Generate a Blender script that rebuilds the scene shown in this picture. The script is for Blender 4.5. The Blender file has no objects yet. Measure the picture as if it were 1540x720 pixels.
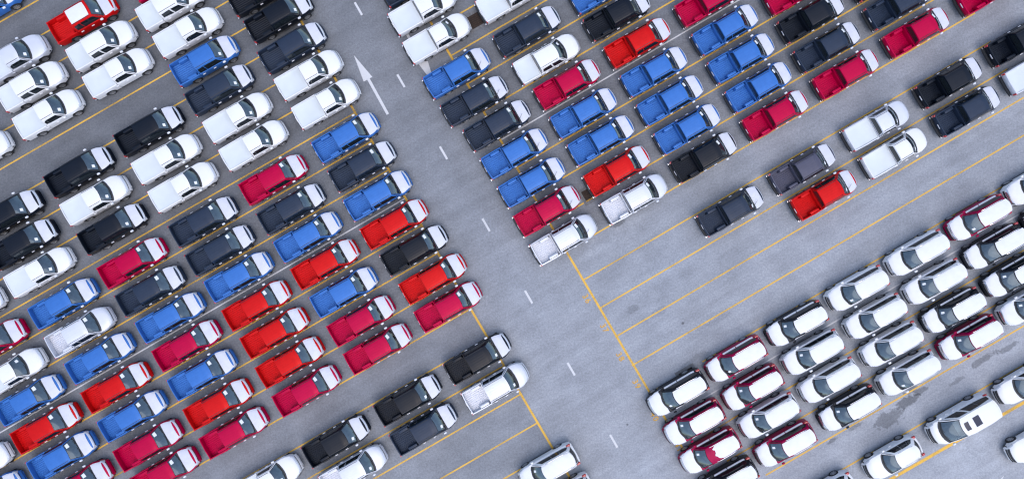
import bpy, bmesh, math, random
from mathutils import Vector
R = math.radians
random.seed(7)
scene = bpy.context.scene
COL = scene.collection

# ------------------------------------------------------------------ camera, sky, sun, exposure
PXM = 19.67                 # photograph pixels per metre on the ground
CAM_H = 1540 / PXM / 1.5    # drone height, 24 mm equivalent lens
cam_data = bpy.data.cameras.new('camera')
cam_data.sensor_width = 36; cam_data.lens = 24; cam_data.clip_end = 2000
cam = bpy.data.objects.new('camera', cam_data); COL.objects.link(cam)
cam.location = (0, 0, CAM_H); cam.rotation_euler = (0, 0, 0)
scene.camera = cam

SUN_EL, SUN_AZ = 68, 150
world = bpy.data.worlds.new('World'); scene.world = world; world.use_nodes = True
wn = world.node_tree.nodes; wl = world.node_tree.links
bg = wn['Background']
sky = wn.new('ShaderNodeTexSky'); sky.sky_type = 'NISHITA'; sky.sun_disc = False
sky.sun_elevation = R(SUN_EL); sky.sun_rotation = R(SUN_AZ)
sky.air_density = 1.0; sky.dust_density = 2.2; sky.ozone_density = 0.8
wl.new(sky.outputs[0], bg.inputs[0]); bg.inputs[1].default_value = 0.15

sun_data = bpy.data.lights.new('sun', 'SUN'); sun_data.energy = 0.55; sun_data.angle = R(90)
sun_data.color = (1.0, 0.975, 0.95)
sun = bpy.data.objects.new('sun', sun_data); COL.objects.link(sun)
az = R(SUN_AZ); el = R(SUN_EL)
to_sun = Vector((math.sin(az) * math.cos(el), math.cos(az) * math.cos(el), math.sin(el)))
sun.rotation_euler = to_sun.to_track_quat('Z', 'Y').to_euler()

scene.view_settings.view_transform = 'Standard'
scene.view_settings.look = 'None'
scene.view_settings.gamma = 1
scene.view_settings.use_curve_mapping = False
scene.view_settings.exposure = 0.82
scene.cycles.max_bounces = 6; scene.cycles.diffuse_bounces = 1
scene.cycles.pixel_filter_type = 'BLACKMAN_HARRIS'; scene.cycles.filter_width = 1.25
scene.cycles.transparent_max_bounces = 8

# ------------------------------------------------------------------ photograph pixel <-> ground
UX, UY = math.cos(R(30)), math.sin(R(30))
def gp(px, py, z=0.0):
    k = (CAM_H - z) / CAM_H / PXM
    return ((px - 770) * k, (360 - py) * k)
def ca(px, py): return (0.5 * px + 0.8660254 * py, 0.8660254 * px - 0.5 * py)   # across, along
def from_ca(c, a): return (0.5 * c + 0.8660254 * a, 0.8660254 * c - 0.5 * a)

# ------------------------------------------------------------------ materials
MATS = {}
def mat(name, color, rough=0.5, metal=0.0, coat=0.0, spec=0.5, noise=0.0, nscale=3.0, bump=0.0):
    m = bpy.data.materials.new(name); m.use_nodes = True
    n = m.node_tree.nodes; l = m.node_tree.links; b = n['Principled BSDF']
    b.inputs['Base Color'].default_value = (*color, 1)
    b.inputs['Roughness'].default_value = rough
    b.inputs['Metallic'].default_value = metal
    b.inputs['Coat Weight'].default_value = coat
    b.inputs['Coat Roughness'].default_value = 0.06
    b.inputs['Specular IOR Level'].default_value = spec
    if noise > 0:
        tc = n.new('ShaderNodeTexCoord'); nz = n.new('ShaderNodeTexNoise')
        nz.inputs['Scale'].default_value = nscale; nz.inputs['Detail'].default_value = 5
        oi = n.new('ShaderNodeObjectInfo'); ad = n.new('ShaderNodeVectorMath')
        sc = n.new('ShaderNodeVectorMath'); sc.operation = 'SCALE'; sc.inputs['Scale'].default_value = 37.0
        cb = n.new('ShaderNodeCombineXYZ')
        l.new(oi.outputs['Random'], cb.inputs[0]); l.new(oi.outputs['Random'], cb.inputs[1])
        l.new(cb.outputs[0], sc.inputs[0]); l.new(tc.outputs['Object'], ad.inputs[0]); l.new(sc.outputs[0], ad.inputs[1])
        l.new(ad.outputs[0], nz.inputs['Vector'])
        mr = n.new('ShaderNodeMapRange'); mr.inputs[1].default_value = 0.3; mr.inputs[2].default_value = 0.7
        mr.inputs[3].default_value = 1 - noise; mr.inputs[4].default_value = 1 + noise
        l.new(nz.outputs[0], mr.inputs[0])
        mx = n.new('ShaderNodeVectorMath'); mx.operation = 'SCALE'; mx.inputs[0].default_value = color
        l.new(mr.outputs[0], mx.inputs['Scale']); l.new(mx.outputs[0], b.inputs['Base Color'])
        if bump > 0:
            bp = n.new('ShaderNodeBump'); bp.inputs['Strength'].default_value = bump; bp.inputs['Distance'].default_value = 0.02
            l.new(nz.outputs[0], bp.inputs['Height']); l.new(bp.outputs[0], b.inputs['Normal'])
    MATS[name] = m
    return m

PAINT = {
    'white':    mat('paint_white', (0.74, 0.745, 0.76), 0.32, 0.0, 0.15, 0.35, noise=0.02, nscale=1.2),
    'silver':   mat('paint_silver', (0.62, 0.64, 0.70), 0.34, 0.15, 0.15, 0.35, noise=0.03, nscale=1.2),
    'charcoal': mat('paint_charcoal', (0.022, 0.034, 0.060), 0.30, 0.1, 0.0, 0.22, noise=0.06),
    'grey':     mat('paint_grey', (0.075, 0.076, 0.112), 0.30, 0.1, 0.0, 0.25, noise=0.06),
    'black':    mat('paint_black', (0.006, 0.009, 0.016), 0.28, 0.0, 0.0, 0.20, noise=0.06),
    'blue':     mat('paint_blue', (0.042, 0.155, 0.460), 0.30, 0.1, 0.0, 0.18, noise=0.05),
    'red':      mat('paint_red', (0.560, 0.006, 0.007), 0.30, 0.1, 0.0, 0.12, noise=0.05),
    'crimson':  mat('paint_crimson', (0.450, 0.000, 0.046), 0.30, 0.1, 0.0, 0.12, noise=0.05),
    'maroon':   mat('paint_maroon', (0.300, 0.000, 0.050), 0.30, 0.1, 0.0, 0.12, noise=0.05),
}
mat('film', (0.70, 0.71, 0.755), 0.42, noise=0.035, nscale=2.2, bump=0.12)
mat('hood_film', (0.59, 0.60, 0.66), 0.42, noise=0.05, nscale=2.2, bump=0.15)
mat('cover', (0.62, 0.665, 0.68), 0.5, noise=0.04, nscale=1.1, bump=0.1)
mat('rubber', (0.018, 0.018, 0.020), 0.85)
mat('plastic', (0.020, 0.022, 0.026), 0.55)
mat('seal', (0.012, 0.013, 0.016), 0.35)
mat('interior', (0.24, 0.25, 0.26), 0.8, noise=0.25, nscale=4)
mat('seat', (0.11, 0.11, 0.115), 0.9)
mat('rim', (0.42, 0.43, 0.45), 0.35, 0.7)
mat('chrome', (0.72, 0.73, 0.76), 0.18, 0.9)
mat('lamp', (0.60, 0.63, 0.68), 0.08, 0.2, 1.0)
mat('tail', (0.45, 0.004, 0.012), 0.15, 0.0, 1.0)
mat('paper', (0.82, 0.84, 0.86), 0.7)
mat('dark_glass', (0.010, 0.014, 0.017), 0.06, 0.0, 0.0, 0.6)
mat('roof_glass', (0.030, 0.036, 0.062), 0.12, 0.0, 0.0, 0.25)
mat('concrete', (0.15, 0.15, 0.155), 0.9, noise=0.25, nscale=6)
mat('rust', (0.060, 0.035, 0.024), 0.85, noise=0.4, nscale=14)
mat('pit', (0.012, 0.010, 0.009), 0.95)

def glass_mat():
    m = bpy.data.materials.new('glass'); m.use_nodes = True
    n = m.node_tree.nodes; l = m.node_tree.links; n.clear()
    o = n.new('ShaderNodeOutputMaterial'); mix = n.new('ShaderNodeMixShader')
    fr = n.new('ShaderNodeFresnel'); fr.inputs[0].default_value = 2.4
    t = n.new('ShaderNodeBsdfTransparent'); t.inputs[0].default_value = (0.74, 0.86, 0.90, 1)
    g = n.new('ShaderNodeBsdfGlossy'); g.inputs['Roughness'].default_value = 0.03
    g.inputs[0].default_value = (0.86, 0.97, 1.0, 1)
    l.new(fr.outputs[0], mix.inputs[0]); l.new(t.outputs[0], mix.inputs[1]); l.new(g.outputs[0], mix.inputs[2])
    l.new(mix.outputs[0], o.inputs[0]); MATS['glass'] = m
glass_mat()

def road_paint(name, color, wear_lo, wear_hi):
    m = bpy.data.materials.new(name); m.use_nodes = True
    n = m.node_tree.nodes; l = m.node_tree.links; b = n['Principled BSDF']
    b.inputs['Roughness'].default_value = 0.7
    tc = n.new('ShaderNodeTexCoord')
    nz = n.new('ShaderNodeTexNoise'); nz.inputs['Scale'].default_value = 9; nz.inputs['Detail'].default_value = 6; nz.inputs['Roughness'].default_value = 0.7
    big = n.new('ShaderNodeTexNoise'); big.inputs['Scale'].default_value = 0.35; big.inputs['Detail'].default_value = 3
    l.new(tc.outputs['Object'], nz.inputs['Vector']); l.new(tc.outputs['Object'], big.inputs['Vector'])
    ad = n.new('ShaderNodeMath'); ad.operation = 'ADD'; l.new(nz.outputs[0], ad.inputs[0]); l.new(big.outputs[0], ad.inputs[1])
    mr = n.new('ShaderNodeMapRange'); mr.inputs[1].default_value = wear_lo; mr.inputs[2].default_value = wear_hi
    mr.inputs[3].default_value = 1.0; mr.inputs[4].default_value = 0.0
    l.new(ad.outputs[0], mr.inputs[0]); l.new(mr.outputs[0], b.inputs['Alpha'])
    vr = n.new('ShaderNodeMapRange'); vr.inputs[3].default_value = 0.8; vr.inputs[4].default_value = 1.15
    l.new(nz.outputs[0], vr.inputs[0])
    sc = n.new('ShaderNodeVectorMath'); sc.operation = 'SCALE'; sc.inputs[0].default_value = color
    l.new(vr.outputs[0], sc.inputs['Scale']); l.new(sc.outputs[0], b.inputs['Base Color'])
    MATS[name] = m
road_paint('yellow_paint', (0.76, 0.44, 0.06), 0.97, 1.5)
road_paint('faded_yellow', (0.74, 0.40, 0.04), 0.9, 1.35)
road_paint('white_paint', (0.60, 0.60, 0.61), 1.10, 1.6)

def asphalt():
    m = bpy.data.materials.new('asphalt'); m.use_nodes = True
    n = m.node_tree.nodes; l = m.node_tree.links; b = n['Principled BSDF']
    b.inputs['Roughness'].default_value = 0.92; b.inputs['Specular IOR Level'].default_value = 0.25
    tc = n.new('ShaderNodeTexCoord')
    rot = n.new('ShaderNodeMapping'); rot.vector_type = 'POINT'; rot.inputs['Rotation'].default_value = (0, 0, R(-30))
    l.new(tc.outputs['Object'], rot.inputs[0])          # x: along the bays, y: across them (upwards)
    def math_(op, a, b_, clamp=False):
        q = n.new('ShaderNodeMath'); q.operation = op; q.use_clamp = clamp
        for i, v in enumerate((a, b_)):
            if isinstance(v, (int, float)): q.inputs[i].default_value = v
            elif v is not None: l.new(v, q.inputs[i])
        return q.outputs[0]
    def noise(scale, detail=4, rough=0.55, vec=None, dist=0.0):
        q = n.new('ShaderNodeTexNoise'); q.inputs['Scale'].default_value = scale
        q.inputs['Detail'].default_value = detail; q.inputs['Roughness'].default_value = rough; q.inputs['Distortion'].default_value = dist
        l.new(vec or tc.outputs['Object'], q.inputs['Vector']); return q.outputs[0]
    def ramp(v, a, b_, lo, hi, smooth=True):
        q = n.new('ShaderNodeMapRange'); q.interpolation_type = 'SMOOTHSTEP' if smooth else 'LINEAR'
        q.inputs[1].default_value = a; q.inputs[2].default_value = b_; q.inputs[3].default_value = lo; q.inputs[4].default_value = hi
        l.new(v, q.inputs[0]); return q.outputs[0]
    # aggregate speckle, patches, streaks of traffic along the bays
    val = ramp(noise(7.0, 4, 0.85), 0.34, 0.66, 0.78, 1.22, False)
    val = math_('MULTIPLY', val, ramp(noise(22, 2, 0.6), 0.3, 0.7, 0.88, 1.12, False))
    val = math_('MULTIPLY', val, ramp(noise(0.45, 6, 0.62), 0.3, 0.7, 0.90, 1.10))
    val = math_('MULTIPLY', val, ramp(noise(0.07, 4, 0.6), 0.3, 0.7, 0.93, 1.07))
    st = n.new('ShaderNodeMapping'); st.inputs['Scale'].default_value = (0.16, 1.5, 1); l.new(rot.outputs[0], st.inputs[0])
    val = math_('MULTIPLY', val, ramp(noise(1.0, 5, 0.6, st.outputs[0]), 0.28, 0.72, 0.91, 1.07))
    sep = n.new('ShaderNodeSeparateXYZ'); l.new(rot.outputs[0], sep.inputs[0])
    # older, darker surfacing up to an uneven seam across the lane; paler newer course beyond it; then a broad tone ramp, darker to the upper left
    wob = math_('MULTIPLY', math_('SUBTRACT', noise(0.35, 3), 0.5), 1.6)
    yw = math_('ADD', sep.outputs[1], wob)
    val = math_('MULTIPLY', val, ramp(yw, 1.1, 1.7, 1.09, 1.0))
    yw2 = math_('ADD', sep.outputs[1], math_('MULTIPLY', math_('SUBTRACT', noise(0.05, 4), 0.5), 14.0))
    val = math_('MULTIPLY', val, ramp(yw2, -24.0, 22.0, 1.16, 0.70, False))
    # left bays: darker asphalt plus painted gap shade; upper right: painted shade between vehicles
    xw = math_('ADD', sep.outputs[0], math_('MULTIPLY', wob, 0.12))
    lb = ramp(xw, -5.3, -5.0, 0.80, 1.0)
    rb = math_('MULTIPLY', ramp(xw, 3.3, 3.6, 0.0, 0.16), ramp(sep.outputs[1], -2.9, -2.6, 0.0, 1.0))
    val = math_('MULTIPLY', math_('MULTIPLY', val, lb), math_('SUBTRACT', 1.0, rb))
    # stains: (pixel x, pixel y, half length along, half width across, strength, threshold)
    stains = [(1336, 630, 2.3, 1.1, 0.40, 0.47), (1366, 603, 1.8, 0.6, 0.50, 0.44), (1384, 588, 1.0, 0.4, 0.40, 0.44),
              (1480, 540, 2.3, 0.5, 0.40, 0.50), (1440, 572, 1.5, 0.4, 0.32, 0.52), (1517, 522, 1.8, 0.4, 0.38, 0.5),
              (1370, 586, 1.0, 0.35, 0.40, 0.45), (1252, 662, 0.8, 0.25, 0.40, 0.45), (1287, 640, 1.2, 0.3, 0.32, 0.5),
              (930, 336, 0.9, 0.35, 0.36, 0.48), (952, 465, 0.9, 0.5, 0.22, 0.45), (1045, 545, 2.5, 0.9, 0.20, 0.46),
              (1300, 596, 1.0, 0.25, 0.35, 0.5), (990, 470, 1.4, 0.6, 0.14, 0.48), (1080, 480, 2.2, 0.5, 0.13, 0.5)]
    sn = noise(1.7, 6, 0.68, None, 0.6)
    for px, py, la, lc, s, th in stains:
        gx, gy = gp(px, py)
        x = gx * UX + gy * UY; y = -gx * UY + gy * UX
        mp = n.new('ShaderNodeMapping'); mp.inputs['Location'].default_value = (-x / la, -y / lc, 0); mp.inputs['Scale'].default_value = (1 / la, 1 / lc, 0)
        l.new(rot.outputs[0], mp.inputs[0])
        ln = n.new('ShaderNodeVectorMath'); ln.operation = 'LENGTH'; l.new(mp.outputs[0], ln.inputs[0])
        f = ramp(ln.outputs['Value'], 0.15, 1.15, 0.34, -0.42, False)
        f = math_('ADD', f, sn)
        f = ramp(f, th, th + 0.16, 0.0, s)
        val = math_('MULTIPLY', val, math_('SUBTRACT', 1.0, f))
    # pale dust swirl beside the silver pickups
    for px, py, la, lc, s in [(945, 352, 2.2, 1.3, 0.16), (900, 372, 2.0, 1.0, 0.12), (1475, 665, 5, 2.2, 0.12)]:
        gx, gy = gp(px, py); x = gx * UX + gy * UY; y = -gx * UY + gy * UX
        mp = n.new('ShaderNodeMapping'); mp.inputs['Location'].default_value = (-x / la, -y / lc, 0); mp.inputs['Scale'].default_value = (1 / la, 1 / lc, 0)
        l.new(rot.outputs[0], mp.inputs[0])
        ln = n.new('ShaderNodeVectorMath'); ln.operation = 'LENGTH'; l.new(mp.outputs[0], ln.inputs[0])
        f = math_('MULTIPLY', ramp(ln.outputs['Value'], 0.2, 1.1, 1.0, 0.0), ramp(noise(0.9, 5, 0.6, None, 1.5), 0.38, 0.62, 0.0, s))
        val = math_('MULTIPLY', val, math_('ADD', 1.0, f))
    # small dark spots
    vo = n.new('ShaderNodeTexVoronoi'); vo.inputs['Scale'].default_value = 0.33; l.new(tc.outputs['Object'], vo.inputs['Vector'])
    spot = ramp(vo.outputs['Distance'], 0.02, 0.045, 0.45, 1.0)
    val = math_('MULTIPLY', val, spot)
    hue = n.new('ShaderNodeMix'); hue.data_type = 'RGBA'
    hue.inputs[6].default_value = (0.264, 0.272, 0.290, 1); hue.inputs[7].default_value = (0.248, 0.266, 0.298, 1)
    l.new(noise(0.12, 4), hue.inputs[0])
    sc = n.new('ShaderNodeVectorMath'); sc.operation = 'SCALE'
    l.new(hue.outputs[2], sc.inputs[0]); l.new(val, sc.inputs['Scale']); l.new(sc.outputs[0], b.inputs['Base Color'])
    bp = n.new('ShaderNodeBump'); bp.inputs['Strength'].default_value = 0.35; bp.inputs['Distance'].default_value = 0.02
    l.new(noise(30, 3, 0.7), bp.inputs['Height']); l.new(bp.outputs[0], b.inputs['Normal'])
    MATS['asphalt'] = m
asphalt()

# ------------------------------------------------------------------ mesh helpers
class MB:
    def __init__(s): s.v = []; s.f = []
    def grid(s, rows, flip=False):
        b = len(s.v); nc = len(rows[0])
        for r in rows: s.v.extend(r)
        for i in range(len(rows) - 1):
            for j in range(nc - 1):
                q = (b + i * nc + j, b + i * nc + j + 1, b + (i + 1) * nc + j + 1, b + (i + 1) * nc + j)
                s.f.append(q[::-1] if flip else q)
        return s
    def poly(s, pts):
        b = len(s.v); s.v.extend(pts); s.f.append(tuple(range(b, b + len(pts)))); return s
    def box(s, x0, x1, y0, y1, z0, z1, tx=0.0, ty=0.0):
        b = len(s.v)
        s.v += [(x0, y0, z0), (x1, y0, z0), (x1, y1, z0), (x0, y1, z0),
                (x0 + tx, y0 + ty, z1), (x1 - tx, y0 + ty, z1), (x1 - tx, y1 - ty, z1), (x0 + tx, y1 - ty, z1)]
        s.f += [tuple(b + i for i in q) for q in ((3, 2, 1, 0), (4, 5, 6, 7), (0, 1, 5, 4), (1, 2, 6, 5), (2, 3, 7, 6), (3, 0, 4, 7))]
        return s
    def tube(s, a, b_, r, n=6):
        a = Vector(a); b_ = Vector(b_); d = (b_ - a).normalized()
        e = d.orthogonal().normalized(); g = d.cross(e); o = len(s.v)
        for p in (a, b_):
            for i in range(n):
                t = 2 * math.pi * i / n; s.v.append(tuple(p + e * (r * math.cos(t)) + g * (r * math.sin(t))))
        for i in range(n): s.f.append((o + i, o + (i + 1) % n, o + n + (i + 1) % n, o + n + i))
        s.f.append(tuple(o + i for i in range(n))[::-1]); s.f.append(tuple(o + n + i for i in range(n)))
        return s
    def build(s, name, m, smooth=True, bevel=0.0, recalc=False, angle=38):
        me = bpy.data.meshes.new(name); me.from_pydata(s.v, [], s.f)
        if bevel > 0 or recalc:
            bm = bmesh.new(); bm.from_mesh(me)
            if recalc:
                bmesh.ops.remove_doubles(bm, verts=bm.verts, dist=0.0006); bmesh.ops.recalc_face_normals(bm, faces=bm.faces)
            if bevel > 0: bmesh.ops.bevel(bm, geom=list(bm.edges), offset=bevel, segments=2, affect='EDGES', profile=0.6)
            bm.to_mesh(me); bm.free()
        me.materials.append(m)
        if smooth:
            for p in me.polygons: p.use_smooth = True
            me.set_sharp_from_angle(angle=R(angle))
        me.update()
        return me

def lerp(a, b, t): return a + (b - a) * t
def sstep(a, b, x):
    t = max(0.0, min(1.0, (x - a) / (b - a))); return t * t * (3 - 2 * t)
def interp(tab, x):
    if x <= tab[0][0]: return tab[0][1]
    for (x0, y0), (x1, y1) in zip(tab, tab[1:]):
        if x <= x1:
            t = (x - x0) / (x1 - x0); return lerp(y0, y1, t)
    return tab[-1][1]
def link(o, parent=None):
    COL.objects.link(o)
    if parent is not None: o.parent = parent
    return o
def obj(name, me, parent=None): return link(bpy.data.objects.new(name, me), parent)

# ------------------------------------------------------------------ the ground and its markings
gm = MB(); gm.poly([(-400, -400, 0), (400, -400, 0), (400, 400, 0), (-400, 400, 0)])
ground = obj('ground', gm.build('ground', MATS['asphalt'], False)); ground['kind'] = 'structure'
ground['label'] = 'grey asphalt of the vehicle storage yard'

def painted(name, pts, m, z=0.004):
    me = MB().poly([(*gp(x, y), z) for x, y in pts]).build(name, MATS[m], False)
    return obj(name, me, ground)
def stripe(name, p0, p1, wpx, m, z=0.004):
    d = Vector((p1[0] - p0[0], p1[1] - p0[1])); L = d.length; d /= L; q = Vector((-d.y, d.x)) * wpx / 2
    return painted(name, [(p0[0] - q.x, p0[1] - q.y), (p1[0] - q.x, p1[1] - q.y), (p1[0] + q.x, p1[1] + q.y), (p0[0] + q.x, p0[1] + q.y)][::-1], m, z)

# bay lines given by their distance across the bays (c) at both ends and reach along them (a), in photograph pixels
def bay(c0, c1, a0, a1, w=2.1, m='yellow_paint', name='bay_line'):
    stripe(name, from_ca(c0, a0), from_ca(c1, a1), w, m)
for c in (-19, 29, 77, 125, 173, 221, 269, 317, 365, 413.5, 463, 513): bay(c - 0.5, c + 0.5, -420, 379)
bay(563, 563, -420, 380, 1.9, 'white_paint', 'white_bay_line')
for c in (610, 658, 706, 755.3): bay(c - 0.5, c + 0.5, -420, 381)
for c in (806, 854.5, 904, 954, 1001.5, 1050): bay(c - 0.3, c + 0.3, -420, 382)
for c in (315, 364, 412, 461, 508.5): bay(c, c - 2, 545, 1080)
bay(559, 555, 546, 1100, 1.9, 'white_paint', 'white_bay_line')
for c, d in ((607, 603), (655, 652.5), (703.5, 702), (752.5, 750.5), (803.3, 799.5), (852.3, 847.5), (901.3, 897), (951, 946)): bay(c, d, 548, 1260)
bay(1000, 999.3, 552, 596); bay(999, 996.3, 643, 1260)
bay(1047.5, 1045, 552, 1260, 1.9, 'white_paint', 'white_bay_line')
for c, d in ((1098.5, 1095),): bay(c, d, 660, 1260); bay(c, d, 552, 660, 2.2, 'faded_yellow')
bay(1146.5, 1145, 600, 1260); bay(1194, 1194, 640, 1260); bay(1244, 1245, 660, 1260)
bay(1293, 1294, 680, 1260, 4.6)
stripe('end_line', from_ca(-60, 373.5), from_ca(1100, 384), 3.3, 'yellow_paint', 0.008)
stripe('end_line', from_ca(300, 543.5), from_ca(1100, 552.5), 3.3, 'yellow_paint', 0.008)
# white lane dashes and direction arrows
for i in range(-1, 8):
    x0, y0 = 533.5 + 64.0 * i, 4 + 108.2 * i
    if i == 7: continue
    stripe('lane_dash', (x0, y0), (x0 + 11, y0 + 19), 3.2, 'white_paint')
painted('direction_arrow', [(532, 83), (547, 123), (552.2, 120.2), (581.5, 173), (585, 171), (556, 118.2), (560, 116)], 'white_paint')
painted('direction_arrow', [(605, 35), (602, 37), (630, 88), (625, 90.5), (655, 130), (640.5, 83), (634, 86)], 'white_paint')
painted('lane_mark', [(1506, 718), (1503, 722), (1497, 735), (1501, 735), (1510, 714)][:5], 'white_paint')
# bay numbers
def number(txt, px, py):
    cu = bpy.data.curves.new('bay_number', 'FONT'); cu.body = txt; cu.size = 0.62; cu.align_x = 'CENTER'; cu.align_y = 'CENTER'
    cu.space_character = 1.25; cu.offset = 0.012
    t = bpy.data.objects.new('tmp', cu); COL.objects.link(t)
    me = bpy.data.meshes.new_from_object(t.evaluated_get(bpy.context.evaluated_depsgraph_get()))
    bpy.data.objects.remove(t)
    me.materials.clear(); me.materials.append(MATS['faded_yellow'])
    o = obj('bay_number', me, ground); o.location = (*gp(px, py), 0.005); o.rotation_euler = (0, 0, R(-60))
for t, x, y in (('36', 882, 449), ('37', 908.5, 493), ('38', 932.5, 536), ('39', 957, 577), ('40', 984, 626), ('41', 1020, 672)): number(t, x, y)

# drains: concrete frame, dark pit and rusty bars
def drain(px, py, la, lc, label):
    r = link(bpy.data.objects.new('storm_drain', None)); x, y = gp(px, py); r.location = (x, y, 0); r.rotation_euler = (0, 0, R(30))
    r['label'] = label; r['category'] = 'drain'; r['group'] = 'storm drains in the asphalt'
    f = MB()
    for q in ((-la, la, lc - 0.22, lc), (-la, la, -lc, -lc + 0.22), (-la, -la + 0.22, -lc + 0.22, lc - 0.22), (la - 0.22, la, -lc + 0.22, lc - 0.22)):
        f.box(q[0], q[1], q[2], q[3], -0.05, 0.012)
    obj('concrete_frame', f.build('concrete_frame', MATS['concrete'], False), r)
    obj('pit', MB().poly([(-la + .2, -lc + .2, 0.003), (la - .2, -lc + .2, 0.003), (la - .2, lc - .2, 0.003), (-la + .2, lc - .2, 0.003)]).build('pit', MATS['pit'], False), r)
    bar = MB().box(-0.02, 0.02, -lc + 0.22, lc - 0.22, 0.004, 0.02).build('grate_bar', MATS['rust'], False)
    n = int((2 * la - 0.5) / 0.085)
    for i in range(n):
        o = obj('grate_bar', bar, r); o.location.x = -la + 0.27 + i * 0.085
drain(717, 30, 0.85, 0.72, 'rusty drain grate between the white pickups at the top of the right block')
drain(888, 291, 0.80, 0.66, 'rusty drain grate between the crimson and the red pickup')
drain(1036, 567, 0.80, 0.82, 'concrete drain frame beside the dark SUV next to the lane')

# ------------------------------------------------------------------ vehicles
# A lower body is a loft: sections at stations x, eight points per half section.
class Body:
    ledge = 0.055
    def __init__(s, **k): s.__dict__.update(k)
    def w(s, x):
        w = s.W
        if x > s.xn: w *= 1 - s.nose * ((x - s.xn) / (s.xf - s.xn)) ** 2.4
        if x < s.xt: w *= 1 - s.tail * ((s.xt - x) / (s.xt - s.xr)) ** 2.2
        return w
    def zlow(s, x):
        z = s.sill
        for xa in (s.ax_f, s.ax_r):
            d = abs(x - xa)
            if d < s.arch: z = max(z, s.wr + math.sqrt(s.arch ** 2 - d * d))
        return z
    def section(s, x, kind):
        w = s.w(x); zl = s.zlow(x); zt = interp(s.top, x)
        zsh = zt - s.shoulder; zm = max(zl + 0.03, lerp(zl, zsh, 0.55))
        zsh = max(zsh, zm + 0.02)
        fl = 0.012
        for xa in (s.ax_f, s.ax_r):
            fl += s.flare * max(0, 1 - ((x - xa) / (s.arch * 1.35)) ** 2)
        p = [(w - 0.16, zl), (w - 0.015 + fl * 0.6, zl), (w + fl, zm), (w, zsh)]
        if kind == 'hood':
            p += [(w * 0.955, zt - 0.055), (w * 0.80, zt - 0.008), (w * 0.42, zt + 0.022), (0, zt + 0.03)]
        elif kind == 'cab':
            p += [(w - 0.025, zt - 0.03), (w - s.ledge - 0.015, zt), (w - s.ledge - 0.15, zt - 0.01), (0, zt - 0.01)]
        else:
            p += [(w - 0.015, zt - 0.012), (w - 0.085, zt), (w - 0.105, s.floor), (0, s.floor)]
        return p
    def warp(s, x, y):
        q = (y / s.W) ** 2
        return x - s.fq * q * sstep(s.ax_f - 0.3, s.xf, x) + s.rq * q * sstep(s.xt, s.xr, x)
    def at(s, x, k, side, kind, off=0.0):
        p = s.section(x, kind); i = min(6, int(k)); t = k - i
        y = lerp(p[i][0], p[i + 1][0], t); z = lerp(p[i][1], p[i + 1][1], t)
        if off:
            dy = p[i + 1][0] - p[i][0]; dz = p[i + 1][1] - p[i][1]; L = math.hypot(dy, dz) or 1
            y += off * dz / L; z += off * -dy / L
        return (s.warp(x, y) + (off if x > s.xf - 0.25 else 0), side * y, z)
    def stations(s, x0, x1):
        xs = set([x0, x1])
        for xa in (s.ax_f, s.ax_r):
            for i in range(9):
                v = xa + s.arch * 0.999 * math.cos(math.pi * i / 8)
                xs.add(round(v, 4))
        x = x0
        while x < x1: xs.add(round(x, 4)); x += 0.22
        for q in (0.0, 0.06, 0.12, 0.18, 0.26, 0.36, 0.5): xs.add(s.xf - q)
        for q in (0.0, 0.06, 0.14, 0.25): xs.add(s.xr + q)
        out = []
        for v in sorted(v for v in xs if x0 - 1e-6 <= v <= x1 + 1e-6):
            if not out or v - out[-1] > 0.012: out.append(v)
        if out[-1] != x1: out[-1] = x1
        return out
    def loft(s, mb, xk, cap0=True, cap1=True):
        rows = []
        for x, kind in xk:
            p = s.section(x, kind)
            rows.append([(s.warp(x, y), y, z) for y, z in p] + [(s.warp(x, y), -y, z) for y, z in p[-2::-1]])
        mb.grid(rows, True)
        for c, r in ((cap0, rows[0]), (cap1, rows[-1])):
            if c:
                h = len(r) // 2
                for i in range(h):          # close the end with quads from the left to the right half
                    a, b, d, e = r[i], r[i + 1], r[-2 - i], r[-1 - i]
                    mb.poly([a, b, d, e] if i < h - 1 else [a, b, e])
        return rows
    def straight(s, x, y):      # station whose warped point lies at a constant x
        t = x
        for _ in range(4): t = x + (t - s.warp(t, y))
        return t
    def film(s, x0, x1, k0, off, nx=8, nk=8):
        mb = MB()
        for sd in (1, -1):
            rows = []
            for i in range(nx + 1):
                row = []
                for j in range(nk + 1):
                    k = lerp(k0, 7, j / nk); x = lerp(x0, x1, i / nx)
                    y = s.at(x, k, 1, 'hood')[1]; row.append(s.at(s.straight(x, y), k, sd, 'hood', off))
                rows.append(row)
            mb.grid(rows, sd > 0)
        return mb.build('hood_film', MATS['hood_film'])
    def patch(s, name, m, x0, x1, k0, k1, sides, kind, off, nx=5, nk=4, x1c=None):
        mb = MB()
        for sd in sides:
            rows = []
            for i in range(nx + 1):
                x = lerp(x0, x1, i / nx)
                rows.append([s.at(x, lerp(k0, k1, j / nk), sd, kind, off) for j in range(nk + 1)])
            mb.grid(rows, sd > 0)
        return mb.build(name, m)

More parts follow.
